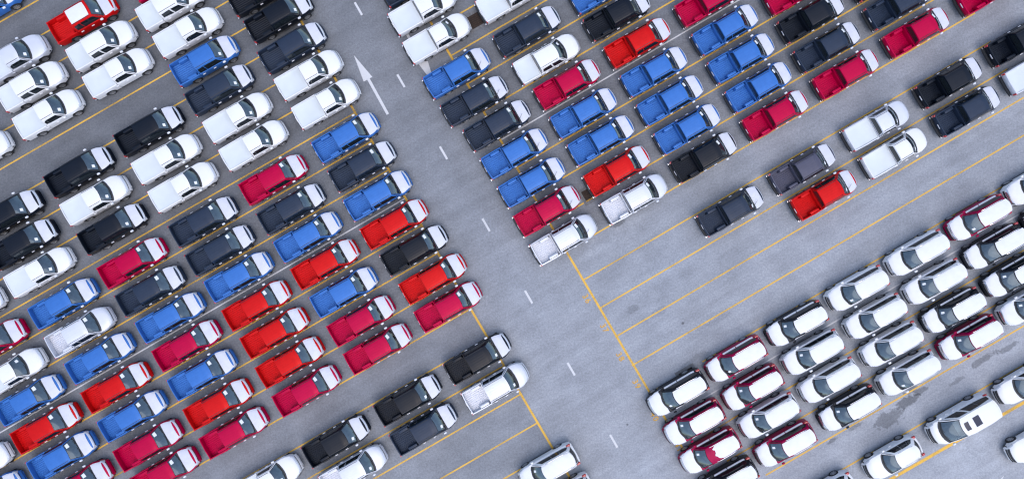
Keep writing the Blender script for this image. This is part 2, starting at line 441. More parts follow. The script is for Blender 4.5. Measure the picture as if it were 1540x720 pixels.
PARTS = {}
def wheel_meshes(r, wd):
    n = 20; prof = [(r * 0.62, wd / 2 - 0.015), (r * 0.80, wd / 2), (r * 0.95, wd / 2 - 0.015), (r, wd / 2 - 0.05), (r, -wd / 2 + 0.05), (r * 0.95, -wd / 2 + 0.015), (r * 0.80, -wd / 2), (r * 0.62, -wd / 2 + 0.015)]
    mb = MB(); mb.grid([[(p[0] * math.cos(2 * math.pi * i / n), p[1], p[0] * math.sin(2 * math.pi * i / n)) for p in prof] for i in range(n + 1)])
    tyre = mb.build('wheel', MATS['rubber'], recalc=True)
    rm = MB(); h = wd / 2
    rm.grid([[(q * r * math.cos(2 * math.pi * i / n), yy, q * r * math.sin(2 * math.pi * i / n)) for q, yy in ((0.66, h - 0.012), (0.60, h - 0.01), (0.57, h - 0.06))] for i in range(n + 1)])
    for i in range(6):
        a = 2 * math.pi * i / 6; ca_, sa = math.cos(a), math.sin(a)
        def P(d, t, y): return (d * ca_ - t * sa, y, d * sa + t * ca_)
        b0, b1, d0, d1 = 0.05, 0.035, 0.02, r * 0.60
        rm.poly([P(d0, -b0, h - 0.01), P(d1, -b1, h - 0.02), P(d1, b1, h - 0.02), P(d0, b0, h - 0.01)])
        rm.poly([P(d0, b0, h - 0.01), P(d1, b1, h - 0.02), P(d1, b1, h - 0.06), P(d0, b0, h - 0.06)])
        rm.poly([P(d0, -b0, h - 0.01), P(d1, -b1, h - 0.02), P(d1, -b1, h - 0.06), P(d0, -b0, h - 0.06)])
    rim = rm.build('rim', MATS['rim'], False)
    hub = MB(); hub.poly([(0.62 * r * math.cos(2 * math.pi * i / n), h - 0.065, 0.62 * r * math.sin(2 * math.pi * i / n)) for i in range(n)])
    disc = hub.build('brake_disc', MATS['plastic'], False)
    return tyre, rim, disc

class Cab:
    """glasshouse between belt and roof: roof skin, pillars, panes"""
    def __init__(s, b, **k):
        s.b = b; s.__dict__.update(k)
    def roof_edge(s, t):      # t 0 rear .. 1 front along the roof side
        x = lerp(s.rr, s.rf, t)
        w = s.rw * (1 - 0.05 * sstep(0.75, 1, t) - s.taper * sstep(0.35, 0, t))
        z = s.rz - 0.055 - 0.05 * sstep(0.80, 1.0, t) - s.rdrop * sstep(0.25, 0, t)
        return x, w, z
    def roof_pt(s, t, q):     # q -1..1 across
        x, w, z = s.roof_edge(t)
        crown = 0.055 * (1 - abs(q) ** 2.6)
        rib = 0.0
        if s.ribs and 0.12 < t < 0.78:
            rib = 0.005 * max(0.0, math.cos(q * math.pi * 7)) ** 2 * (1 if abs(q) < 0.72 else 0)
        bow_f = -s.rbow * q * q * sstep(0.5, 1, t); bow_r = s.rearbow * q * q * sstep(0.5, 0, t)
        return (x + bow_f + bow_r, q * w, z + crown + rib)
    def belt(s, t):           # same parameter on the belt line
        xf = s.cowl - s.cbow
        x = lerp(s.br, xf, t)
        w = s.b.w(x) - s.b.ledge
        return x, w, interp(s.b.top, x) - 0.004
    def side(s, t, h, sd, off=0.0):
        bx, bw, bz = s.belt(t); rx, ry, rz_ = s.roof_pt(t, 1.0)
        bul = 0.035 * math.sin(math.pi * h)
        return (lerp(bx, rx, h), sd * (lerp(bw, ry, h) + bul + off), lerp(bz, rz_, h) + off * 0.35)
    def ws(s, q, v, off=0.0): # windshield: v 0 cowl .. 1 roof
        rx, ry, rz_ = s.roof_pt(1.0, q)
        wb = s.belt(1.0)[1]
        cx = s.cowl - s.cbow * q * q; cz = interp(s.b.top, s.cowl - s.cbow) + 0.012 + 0.02 * (1 - q * q)
        k = 0.04 * math.sin(math.pi * v)
        return (lerp(cx, rx, v) + (k + off) * 0.5, lerp(q * wb, ry, v), lerp(cz, rz_, v) + (k + off) * 0.85)
    def rear(s, q, v, off=0.0):
        rx, ry, rz_ = s.roof_pt(0.0, q); bx, bw, bz = s.belt(0.0)
        k = 0.03 * math.sin(math.pi * v)
        return (lerp(bx + s.rearbow * q * q, rx, v) - k - off, lerp(q * bw, ry, v), lerp(bz, rz_, v) + off * 0.3)
    def shell(s, m):
        mb = MB()
        mb.grid([[s.roof_pt(i / 16, -1 + 2 * j / s.nq) for j in range(s.nq + 1)] for i in range(17)], True)
        for sd in (-1, 1):
            mb.grid([[s.side(i / 12, j / 5, sd) for j in range(6)] for i in range(13)], sd < 0)
        mb.grid([[s.rear(-1 + i / 5, j / 4) for j in range(5)] for i in range(11)])
        for a, b_ in ((-1.0, -0.93), (0.93, 1.0)):      # A pillars
            mb.grid([[s.ws(lerp(a, b_, i / 2), j / 6, 0.004) for j in range(7)] for i in range(3)], True)
        mb.grid([[s.ws(-0.93 + 1.86 * i / 10, 0.975 + 0.025 * j) for j in range(2)] for i in range(11)], True)
        return mb.build('cab', m)
    def windshield(s):
        return MB().grid([[s.ws(-0.92 + 1.84 * i / 12, 0.03 + 0.94 * j / 6) for j in range(7)] for i in range(13)], True).build('windshield', MATS['glass'])
    def seal(s):
        mb = MB(); o = 0.005
        mb.grid([[s.ws(-0.93 + 1.86 * i / 12, 0.015 + 0.09 * j, o) for j in range(2)] for i in range(13)], True)
        mb.grid([[s.ws(-0.93 + 1.86 * i / 12, 0.945 + 0.035 * j, o) for j in range(2)] for i in range(13)], True)
        for a, b_ in ((-0.945, -0.88), (0.88, 0.945)):
            mb.grid([[s.ws(lerp(a, b_, i), j / 6, o + 0.002) for j in range(7)] for i in range(2)], True)
        return mb.build('windshield_seal', MATS['seal'])
    def cowl_panel(s):
        wb = s.belt(1.0)[1]; rows = []
        for i in range(13):
            q = -1 + i / 6; x = s.cowl - s.cbow * q * q; r = []
            for d in (-0.03, 0.05, 0.11):
                z = interp(s.b.top, x + d) + 0.035 - 0.02 * q * q
                r.append((x + d, q * (wb - 0.03), z + (0.012 if d < 0.1 else -0.02)))
            rows.append(r)
        return MB().grid(rows, True).build('cowl', MATS['plastic'])
    def pane(s, name, sd, t0, t1, h0, h1, h0b=None, h1b=None, m='dark_glass', n=6):
        h0b = h0 if h0b is None else h0b; h1b = h1 if h1b is None else h1b
        rows = []
        for i in range(n + 1):
            f = i / n; t = lerp(t0, t1, f); a = lerp(h0, h0b, f); b_ = lerp(h1, h1b, f)
            rows.append([s.side(t, lerp(a, b_, j / 3), sd, 0.012) for j in range(4)])
        return MB().grid(rows, sd < 0).build(name, MATS[m])
    def interior(s):
        mb = MB(); z = interp(s.b.top, s.cowl - s.cbow) - 0.004; w = s.belt(0.6)[1] - 0.03
        mb.box(s.br + 0.05, s.cowl - s.cbow * 0.9, -w, w, z - 0.02, z + 0.006)
        rows = []                                           # dashboard top
        for i in range(11):
            q = -0.92 + 1.84 * i / 10; x1 = s.cowl - s.cbow * q * q - 0.06
            rows.append([(x1, q * w, z + 0.02), (x1 - 0.22, q * w, z + 0.05), (x1 - 0.42, q * w, z + 0.06), (x1 - 0.46, q * w, z)])
        mb.grid(rows, True)
        return mb.build('interior', MATS['interior'])
    def seats(s):
        mb = MB(); z = interp(s.b.top, 0.3)
        xs = s.rf - 0.35
        for y in (-0.38, 0.38): mb.box(xs - 0.12, xs + 0.05, y - 0.24, y + 0.24, z - 0.05, z + 0.28, 0.03, 0.06); mb.box(xs - 0.10, xs + 0.02, y - 0.13, y + 0.13, z + 0.30, z + 0.47, 0.02, 0.03)
        return mb.build('front_seats', MATS['seat'], bevel=0.02)

def sticker(c, sd, q0, v0, dq, dv):
    mb = MB(); q0, q1 = (q0, q0 + dq) if sd > 0 else (-q0 - dq, -q0)
    return mb.grid([[c.ws(lerp(q0, q1, i / 2), lerp(v0, v0 + dv, j / 2), 0.008) for j in range(3)] for i in range(3)], True).build('windshield_paper', MATS['paper'])

def ellip(cx, cy, cz, rx, ry, rz_, name, m):
    mb = MB(); rows = []
    for i in range(7):
        a = -math.pi / 2 + math.pi * i / 6
        rows.append([(cx + rx * math.copysign(abs(math.cos(a)) ** 0.6, 1) * math.copysign(abs(math.cos(t)) ** 0.6, math.cos(t)), cy + ry * abs(math.cos(a)) ** 0.6 * math.copysign(abs(math.sin(t)) ** 0.6, math.sin(t)), cz + rz_ * math.sin(a)) for t in [2 * math.pi * j / 10 for j in range(11)]])
    return mb.grid(rows).build(name, m, recalc=True)

# part list entry: (name, mesh, material role, parent index or None, location, rotation z)
# role 'paint' is replaced by the vehicle's own colour
def common(b, c, P, mirror_x, handles, style):
    PW = PAINT['white']
    P.append(('windshield', c.windshield(), None)); P.append(('windshield_seal', c.seal(), None)); P.append(('cowl', c.cowl_panel(), None))
    P.append(('interior', c.interior(), None)); P.append(('front_seats', c.seats(), None))
    P.append(('underbody', MB().box(b.xr + 0.2, b.xf - 0.25, -b.W + 0.22, b.W - 0.22, 0.26, 0.62).build('underbody', MATS['plastic'], False), None))
    wip = MB()
    for q0, q1 in ((-0.62, 0.0), (0.05, 0.68)): wip.tube(c.ws(q0, 0.05, 0.03), c.ws(q1, 0.16, 0.02), 0.012, 4)
    P.append(('wipers', wip.build('wipers', MATS['seal']), None))
    tyre, rim, disc = wheel_meshes(b.wr, 0.25)
    for xa in (b.ax_f, b.ax_r):
        for sd in (1, -1): P.append(('wheel', tyre, None, (xa, sd * (b.W - 0.115), b.wr), 0 if sd > 0 else math.pi, (('rim', rim), ('brake_disc', disc))))
    for sd in (1, -1):
        my = b.w(mirror_x)
        P.append(('side_mirror', ellip(mirror_x, sd * (my + 0.10), b.belt_z + 0.07, 0.125, 0.075, 0.085, 'side_mirror', PW), 'mirror'))
        for hx in handles:
            z = b.belt_z - 0.20; y = b.w(hx) + 0.022
            P.append(('door_handle', MB().box(hx - 0.11, hx + 0.11, sd * y - 0.028, sd * y + 0.028, z - 0.03, z + 0.03).build('door_handle', MATS['film'], bevel=0.008), 'handle'))

def pickup(variant):
    """extended: coloured trucks with open ribbed bed; long: white trucks with smooth covered bed; double: four doors"""
    b = Body(xr=-2.60, xf=2.62, W=0.925, xn=1.55, xt=-2.0, nose=0.36, tail=0.03, fq=0.20, rq=0.04, wr=0.375, arch=0.455, sill=0.40,
             ax_f=1.70, ax_r=-1.40, flare=0.03, shoulder=0.15, floor=0.655, belt_z=1.13,
             top=[(-2.6, 1.13), (1.15, 1.13), (1.5, 1.12), (2.1, 1.055), (2.34, 0.985), (2.47, 0.90), (2.56, 0.76), (2.62, 0.60)])
    if variant == 'extended': bf, rr, rf, cowl = -0.88, -0.80, 0.95, 1.56
    elif variant == 'long': bf, rr, rf, cowl = -0.52, -0.40, 0.74, 1.36
    else: bf, rr, rf, cowl = -1.08, -0.98, 0.68, 1.32
    c = Cab(b, rr=rr, rf=rf, br=bf + 0.05, cowl=cowl, cbow=(0.17 if variant == 'extended' else 0.24), rw=0.655, rz=1.775, taper=0.0, rdrop=0.012, ribs=(variant == 'extended'), rbow=(0.07 if variant == 'extended' else 0.10), rearbow=0.0, nq=28)
    P = []
    # front and cab lower body
    xs = b.stations(bf + 0.035, b.xf); sw = cowl - 0.12
    mb = MB(); b.loft(mb, [(x, 'hood' if x > sw else 'cab') for x in xs])
    P.append(('body', mb.build('body', PAINT['white'], recalc=True, angle=32), 'paint'))
    # cargo box
    mb = MB(); xs = b.stations(b.xr + 0.06, bf)
    b.loft(mb, [(x, 'bed') for x in xs], False, False)
    wi = b.W - 0.10
    mb.box(bf - 0.05, bf, -wi, wi, b.floor - 0.05, 1.128)
    P.append(('cargo_box', mb.build('cargo_box', PAINT['white'], angle=32), 'paint'))
    # bed floor with pressed ribs
    rows = []; ny = 44; wf = b.W - 0.115
    for x in (b.xr + 0.12, bf - 0.06):
        rows.append([(x, -wf + 2 * wf * j / ny, b.floor + 0.004 + (0.024 if (j // 2) % 2 else 0.0)) for j in range(ny + 1)])
    if variant == 'extended':
        P.append(('bed_floor', MB().grid(rows, True).build('bed_floor', PAINT['white'], False), 'paint'))
        for sd in (1, -1):
            m2 = MB(); y0, y1 = (0.59, 0.84) if sd > 0 else (-0.84, -0.59)
            m2.box(-1.86, -1.0, y0, y1, b.floor + 0.01, 1.105, 0.07, 0.03)
            P.append(('wheel_box', m2.build('wheel_box', PAINT['white'], bevel=0.035), 'paint'))
    else:
        cv = MB(); nx_, ny_ = 10, 10; x0, x1 = b.xr + 0.10, bf - 0.055; ww = b.W - 0.098
        cv.grid([[(lerp(x0, x1, i / nx_), lerp(-ww, ww, j / ny_), 1.07 - 0.05 * math.sin(math.pi * i / nx_) * math.sin(math.pi * j / ny_) ** 0.6) for j in range(ny_ + 1)] for i in range(nx_ + 1)], True)
        P.append(('bed_cover', cv.build('bed_cover', MATS['cover']), None))
    # tailgate, rear bumper
    tg = MB(); ww = b.W - 0.035; rows = []
    for i in range(9):
        q = -1 + i / 4; y = q * ww; x = b.xr + 0.045 * q * q
        rows.append([(x + 0.02, y, 0.62), (x, y, 0.66), (x - 0.012, y, 0.92), (x + 0.004, y, 1.10), (x + 0.02, y, 1.118), (x + 0.075, y, 1.118), (x + 0.085, y, 1.09), (x + 0.085, y, 0.62)])
    tg.grid(rows); tg.poly(rows[0]); tg.poly(rows[-1][::-1])
    P.append(('tailgate', tg.build('tailgate', PAINT['white'], recalc=True), 'paint'))
    P.append(('tailgate_handle', MB().box(b.xr - 0.04, b.xr - 0.014, -0.19, 0.19, 0.90, 0.98).build('tailgate_handle', MATS['film'], bevel=0.008), 'handle'))
    rb = MB(); rows = []
    for i in range(9):
        q = -1 + i / 4; x = b.xr - 0.13 + 0.07 * q ** 4; y = q * (b.W - 0.03)
        rows.append([(b.xr + 0.03, y, 0.42), (x + 0.02, y, 0.42), (x, y, 0.45), (x, y, 0.57), (x + 0.02, y, 0.60), (b.xr + 0.03, y, 0.60)])
    rb.grid(rows); rb.poly(rows[0]); rb.poly(rows[-1][::-1])
    P.append(('rear_bumper', rb.build('rear_bumper', MATS['plastic'], recalc=True), 'bumper'))
    for sd in (1, -1):
        y0, y1 = sorted((sd * (b.W - 0.13), sd * (b.W + 0.005)))
        P.append(('tail_light', MB().box(b.xr - 0.005, b.xr + 0.11, y0, y1, 0.74, 1.085).build('tail_light', MATS['tail'], bevel=0.012), None))
        y0, y1 = sorted((sd * (b.W - 0.14), sd * (b.W - 0.02)))
        P.append(('bumper_corner', MB().box(b.xr - 0.10, b.xr + 0.0, y0, y1, 0.605, 0.635).build('bumper_corner', MATS['chrome'], bevel=0.01), None))
    # glasshouse
    P.append(('cab', c.shell(PAINT['white']), 'paint'))
    rg = MB().grid([[c.rear(-0.86 + 1.72 * i / 6, 0.12 + 0.74 * j / 3, 0.006) for j in range(4)] for i in range(7)]).build('rear_window', MATS['dark_glass'])
    P.append(('rear_window', rg, None))
    for sd in (1, -1):
        if variant == 'double':
            P.append(('side_window', c.pane('side_window', sd, 0.07, 0.46, 0.26, 0.80, 0.10, 0.86), None))
            P.append(('side_window', c.pane('side_window', sd, 0.52, 0.93, 0.10, 0.86, 0.06, 0.80), None))
        elif variant == 'long':
            P.append(('side_window', c.pane('side_window', sd, 0.07, 0.22, 0.22, 0.66, 0.14, 0.80), None))
            P.append(('side_window', c.pane('side_window', sd, 0.23, 0.93, 0.14, 0.80, 0.06, 0.80, n=8), None))
        else:
            P.append(('side_window', c.pane('side_window', sd, 0.05, 0.31, 0.14, 0.80, 0.08, 0.86), None))
            P.append(('side_window', c.pane('side_window', sd, 0.335, 0.93, 0.08, 0.86, 0.06, 0.82, n=8), None))
        ml = MB().grid([[tuple(Vector(c.roof_pt(lerp(0.02, 0.93, i / 16), sd * q)) + Vector((0, 0, 0.03))) for q in (0.885, 0.93)] for i in range(17)], sd < 0)
        P.append(('roof_moulding', ml.build('roof_moulding', MATS['seal']), None))
        st = MB().box(-0.55, 1.05, sd * 0.90 - 0.06, sd * 0.90 + 0.06, 0.34, 0.39)
        P.append(('side_step', st.build('side_step', MATS['plastic'], bevel=0.012), None))
        P.append(('headlight', b.patch('headlight', MATS['lamp'], 2.34, 2.54, 2.9, 4.95, (sd,), 'hood', 0.012), None))
        P.append(('fog_lamp_trim', b.patch('fog_lamp_trim', MATS['plastic'], 2.50, 2.575, 1.5, 2.6, (sd,), 'hood', 0.010, 3, 3), None))
    P.append(('grille', b.patch('grille', MATS['lamp'], 2.40, 2.51, 5.0, 7, (1, -1), 'hood', 0.012, 3, 6), None))
    P.append(('grille_insert', b.patch('grille_insert', MATS['plastic'], 2.525, 2.55, 4.6, 7, (1, -1), 'hood', 0.008, 3, 6), None))
    fx = 2.24
    P.append(('hood_film', b.film(cowl + 0.0, 2.27, 4.25, 0.022), 'hood_film'))
    P.append(('roof_film', MB().grid([[tuple(Vector(c.roof_pt(lerp(0.06, 0.90, i / 8), q)) + Vector((0, 0, 0.014))) for q in [-0.84 + 1.68 * j / 14 for j in range(15)]] for i in range(9)], True).build('roof_film', MATS['film']), 'roof_film'))
    common(b, c, P, cowl - 0.34, (0.34, -0.56) if variant != 'double' else (0.30, -0.62), 'pickup')
    P.append(('antenna', MB().tube((1.42, -0.60, 1.14), (1.86, -0.28, 1.30), 0.013, 4).build('antenna', MATS['seal']), 'antenna'))
    for sd, nm in ((1, 'paper_l'), (-1, 'paper_r')):
        P.append(('windshield_paper', sticker(c, sd, 0.38, 0.58, 0.44, 0.28) if variant == 'extended' and sd > 0 else sticker(c, sd, 0.42, 0.30, 0.28, 0.24), nm))
    return P

def suv(kind):
    if kind == 'suv':
        b = Body(xr=-2.38, xf=2.42, W=0.93, xn=1.35, xt=-1.5, nose=0.34, tail=0.16, fq=0.22, rq=0.12, wr=0.37, arch=0.445, sill=0.38,
                 ax_f=1.52, ax_r=-1.32, flare=0.022, shoulder=0.16, floor=0.7, belt_z=1.14, ledge=0.115,
                 top=[(-2.38, 0.98), (-2.28, 1.10), (-2.1, 1.15), (1.0, 1.13), (1.4, 1.12), (1.95, 1.06), (2.16, 0.99), (2.28, 0.90), (2.36, 0.76), (2.42, 0.58)])
        c = Cab(b, rr=-2.08, rf=0.46, br=-2.28, cowl=1.28, cbow=0.30, rw=0.66, rz=1.83, taper=0.10, rdrop=0.05, ribs=True, rbow=0.14, rearbow=0.16, nq=28)
    elif kind == 'crossover':
        b = Body(xr=-2.28, xf=2.30, W=0.92, xn=1.1, xt=-1.3, nose=0.36, tail=0.20, fq=0.26, rq=0.16, wr=0.36, arch=0.43, sill=0.36,
                 ax_f=1.38, ax_r=-1.28, flare=0.022, shoulder=0.18, floor=0.7, belt_z=1.08,
                 top=[(-2.28, 0.86), (-2.2, 1.02), (-2.0, 1.10), (0.7, 1.06), (1.1, 1.05), (1.75, 0.98), (2.0, 0.90), (2.14, 0.80), (2.23, 0.68), (2.30, 0.52)])
        c = Cab(b, rr=-1.72, rf=0.12, br=-2.08, cowl=0.92, cbow=0.28, rw=0.60, rz=1.68, taper=0.14, rdrop=0.07, ribs=False, rbow=0.12, rearbow=0.18, nq=16)
    else:
        b = Body(xr=-2.60, xf=2.62, W=0.985, xn=1.6, xt=-1.9, nose=0.34, tail=0.10, fq=0.26, rq=0.08, wr=0.36, arch=0.43, sill=0.34,
                 ax_f=1.72, ax_r=-1.52, flare=0.02, shoulder=0.18, floor=0.7, belt_z=1.10,
                 top=[(-2.6, 0.95), (-2.5, 1.08), (-2.3, 1.12), (1.2, 1.08), (1.7, 1.07), (2.2, 0.96), (2.38, 0.86), (2.5, 0.74), (2.58, 0.60), (2.62, 0.48)])
        c = Cab(b, rr=-2.42, rf=0.66, br=-2.50, cowl=1.86, cbow=0.30, rw=0.76, rz=1.97, taper=0.06, rdrop=0.04, ribs=False, rbow=0.16, rearbow=0.08, nq=16)
    P = []
    xs = b.stations(b.xr, b.xf); sw = c.cowl - 0.12
    mb = MB(); b.loft(mb, [(x, 'hood' if x > sw else 'cab') for x in xs])
    P.append(('body', mb.build('body', PAINT['white'], recalc=True, angle=32), 'paint'))
    P.append(('cab', c.shell(PAINT['white']), 'paint'))
    rg = MB().grid([[c.rear(-0.84 + 1.68 * i / 8, 0.08 + 0.82 * j / 4, 0.008) for j in range(5)] for i in range(9)]).build('rear_window', MATS['dark_glass'])
    P.append(('rear_window', rg, None))
    sp = MB(); rows = []
    for i in range(9):
        q = -0.92 + 1.84 * i / 8; x, y, z = c.roof_pt(0.0, q)
        rows.append([(x + 0.10, y, z + 0.012), (x - 0.03, y * 0.97, z - 0.006), (x - 0.03, y * 0.97, z - 0.03), (x + 0.02, y, z - 0.03)])
    P.append(('spoiler', sp.grid(rows).build('spoiler', PAINT['white'], recalc=True), 'paint'))
    for sd in (1, -1):
        if kind == 'suv': cuts = [(0.06, 0.285), (0.29, 0.545), (0.55, 0.90)]
        elif kind == 'van': cuts = [(0.04, 0.335), (0.34, 0.60), (0.66, 0.92)]
        else: cuts = [(0.10, 0.275), (0.28, 0.545), (0.555, 0.90)]
        for i, (t0, t1) in enumerate(cuts):
            h0 = (0.22, 0.10) if i == 0 else (0.10, 0.08)
            h1 = (0.70, 0.84) if i == 0 else (0.84, 0.80 if i == 2 else 0.86)
            P.append(('side_window', c.pane('side_window', sd, t0, t1, h0[0], h1[0], h0[1], h1[1]), None))
        if kind != 'van':
            rl = MB(); pts = [tuple(Vector(c.roof_pt(lerp(0.08, 0.86, i / 8), sd * 0.93)) + Vector((0, 0, 0.05 if 0 < i < 8 else 0.0))) for i in range(9)]
            for a, d in zip(pts, pts[1:]): rl.tube(a, d, 0.02, 5)
            P.append(('roof_rail', rl.build('roof_rail', MATS['chrome']), None))
        # tail lamp wrapping the rear corner
        yt = b.w(b.xr + 0.16)
        P.append(('tail_light', ellip(b.warp(b.xr + 0.16, yt) + 0.02, sd * (yt - 0.065), interp(b.top, b.xr + 0.2) - 0.02, 0.18, 0.10, 0.13, 'tail_light', MATS['tail']), None))
        P.append(('headlight', b.patch('headlight', MATS['lamp'], b.xf - 0.50, b.xf - 0.13, 3.05, 4.5, (sd,), 'hood', 0.012), None))
        P.append(('side_step', MB().box(b.ax_r + 0.55, b.ax_f - 0.55, sd * (b.W - 0.02) - 0.06, sd * (b.W - 0.02) + 0.06, 0.32, 0.37).build('side_step', MATS['plastic'], bevel=0.012), None))
        if kind == 'suv':
            fs = MB()
            for x0, x1 in ((-1.9, -0.42), (-0.36, 0.70), (0.82, 1.62)):
                fs.grid([[b.at(lerp(x0, x1, i / 6), k, sd, 'cab' if x0 < 0.8 else 'hood', 0.014) for k in ((3.6, 4.0, 4.8) if x0 < 0.8 else (3.4, 3.7, 4.05))] for i in range(7)], sd > 0)
            P.append(('shoulder_film', fs.build('shoulder_film', MATS['film']), None))
    dark = kind != 'suv'
    P.append(('grille', b.patch('grille', MATS['chrome' if not dark else 'plastic'], b.xf - 0.20, b.xf - 0.085, 4.7, 7, (1, -1), 'hood', 0.012, 3, 6), None))
    P.append(('grille_insert', b.patch('grille_insert', MATS['plastic'], b.xf - 0.07, b.xf - 0.02, 4.4, 7, (1, -1), 'hood', 0.010, 3, 6), None))
    if kind == 'suv':
        P.append(('hood_film', b.patch('hood_film', MATS['film'], c.cowl - 0.06, b.xf - 0.22, 3.85, 7, (1, -1), 'hood', 0.014, 7, 10), 'hood_film'))
        qs = [-1 + 2 * j / 28 for j in range(1, 28)][1:-1]
        P.append(('roof_film', MB().grid([[tuple(Vector(c.roof_pt(lerp(0.0, 1.0, i / 16), q)) + Vector((0, 0, 0.045))) for q in qs] for i in range(17)], True).build('roof_film', MATS['film']), 'roof_film'))
        tr = MB(); rng = random.Random(5)
        edge = [0.74 + 0.03 * math.sin(j * 0.55) + 0.02 * rng.random() for j in range(len(qs))]
        edge[0:3] = [0.70, 0.72, 0.73]; edge[-4:] = [0.70, 0.68, 0.62, 0.60]
        tr.grid([[tuple(Vector(c.roof_pt(lerp(0.0, edge[j], i / 14), qs[j])) + Vector((0, 0, 0.026))) for j in range(len(qs))] for i in range(15)], True)
        P.append(('roof_film', tr.build('roof_film', MATS['film']), 'torn_roof_film'))
    if kind == 'van':
        for t0, t1, w in ((0.82, 0.93, 0.44), (0.52, 0.69, 0.50)):
            P.append(('sunroof', MB().grid([[tuple(Vector(c.roof_pt(lerp(t0, t1, i / 4), -w + 2 * w * j / 8)) + Vector((0, 0, 0.010))) for j in range(9)] for i in range(5)], True).build('sunroof', MATS['roof_glass']), None))
    common(b, c, P, c.cowl - 0.42, () if kind == 'suv' else (-0.18, 0.55) if kind != 'van' else (0.2, 0.75), kind)
    if kind == 'suv':
        for sd, nm in ((1, 'paper_l'), (-1, 'paper_r')): P.append(('windshield_paper', sticker(c, sd, 0.45, 0.22, 0.20, 0.22), nm))
    return P

PROTO = {'extended': pickup('extended'), 'long': pickup('long'), 'double': pickup('double'), 'suv': suv('suv'), 'crossover': suv('crossover'), 'van': suv('van')}

def place(kind, paint, px, py, name, heading, opts, label, category, group, zc=0.85):
    x, y = gp(px, py, zc)
    root = link(bpy.data.objects.new(name, None)); root.location = (x, y, 0); root.rotation_euler = (0, 0, R(heading))
    root['label'] = label; root['category'] = category; root['group'] = group
    white = paint in ('white', 'silver')
    for p in PROTO[kind]:
        nm, me, role = p[:3]
        if role in ('hood_film', 'roof_film', 'torn_roof_film', 'paper_l', 'paper_r', 'antenna') and role not in opts: continue
        o = obj(nm, me, root)
        own = None
        if role == 'paint': own = PAINT[paint]
        elif role == 'mirror': own = PAINT[paint] if (white or kind == 'suv') else MATS['film']
        elif role == 'handle' and white: own = PAINT[paint]
        elif role == 'bumper': pass
        if own is not None:
            o.material_slots[0].link = 'OBJECT'; o.material_slots[0].material = own
        if len(p) > 3:
            o.location = p[3]; o.rotation_euler = (0, 0, p[4])
            for cn, cm in p[5]: obj(cn, cm, o)
    return root

# ---- every vehicle: (photograph x, y of its middle, colour code, body)
CODE = {'W': 'white', 'S': 'silver', 'C': 'charcoal', 'K': 'black', 'G': 'grey', 'B': 'blue', 'R': 'red', 'M': 'crimson'}
LEFT = [(-20,9,'B'),(23,88,'SL'),(126,26,'Rr'),(154,67,'WD'),(179,108,'WL'),(49,128,'WD'),(74,170,'WL'),(-33,232,'WL'),
 (258,6,'WD'),(284,47,'WL'),(309,89.5,'B'),(332,133,'C'),(359,175,'WL'),(383,216.5,'WL'),(226,195,'K'),(252,237,'WL'),(121,256.5,'K'),
 (395,-15,'K'),(421,24,'K'),(441.5,70,'C'),(248,-36,'M'),(466,111,'WL'),(492,154,'WL'),(522,205,'B'),(547,248,'C'),(413,268,'M'),
 (570,292,'B'),(595,335,'R'),(440,312,'C'),(465,354,'B'),(625,374,'K'),(491,395,'R'),(653,417,'R'),(519,437,'B'),(676,459,'M'),
 (388,457,'R'),(415,498,'R'),(545,480,'M'),(361,414,'B'),(333,374,'C'),(145,299,'WL'),(171,342,'K'),(14,321,'K'),(36,365,'K'),(61,407,'WL'),
 (277,279,'WL'),(308,331,'C'),(201,393,'M'),(228,435,'C'),(97,454,'B'),(-43,467,'WL'),(122,497,'S'),(258,475,'B'),(-10,515,'M'),
 (19,559,'WL'),(152,536,'B'),(283,517,'M'),(177,580,'R'),(46,599,'B'),(71,641,'R'),(306,561,'B'),(201,623,'B'),(95,684,'B'),(225,667,'M'),
 (330,605,'R'),(354,648,'M'),(250,708,'M'),(120,728,'M'),(-12,744,'B'),(-33,701,'WL'),(438,542,'R'),(570,522,'M'),(463,585,'M')]
LOWER = [(720,537,'K'),(615,599,'K'),(639,643,'C'),(747,581,'S'),(507,661,'K'),(405,720,'WL'),(533,705,'S')]
RIGHT = [(637,13,'WL'),(659,56,'WL'),(623,-29,'C'),(768,-6,'WL'),(689,108,'Ba'),(716,150,'Ca'),(795,45.5,'C'),(750,186.5,'Ca'),(776,229,'Ba'),
 (824,87,'WD'),(908,-19,'B'),(930,22,'K'),(961,63,'R'),(1067,0.5,'M'),(855,125,'M'),(880,168,'B'),(986,106,'B'),(1093,43,'B'),(906,209,'B'),
 (1010,149,'B'),(1117,86,'B'),(1036,192,'B'),(1143,129,'B'),(930,255,'R'),(1060.5,234.5,'K'),(1168,171.5,'M'),(802,272,'Ba'),(1200,-17,'M'),
 (825,315,'Ma'),(850,358,'Sa'),(956,297,'S'),(1222,25,'K'),(1246,69,'C'),(1274,110,'M'),(1353,5,'C'),(1380,47,'M'),(1490,-17,'M'),(1330,-37,'K')]
RLOW = [(1101,315,'Ca'),(1429,122,'K'),(1456,165,'C'),(1535,60,'K'),(1561,102,'SL'),(1320,187,'SL'),(1347,228,'WL'),(1209,252,'G'),(1241,291,'Ra')]
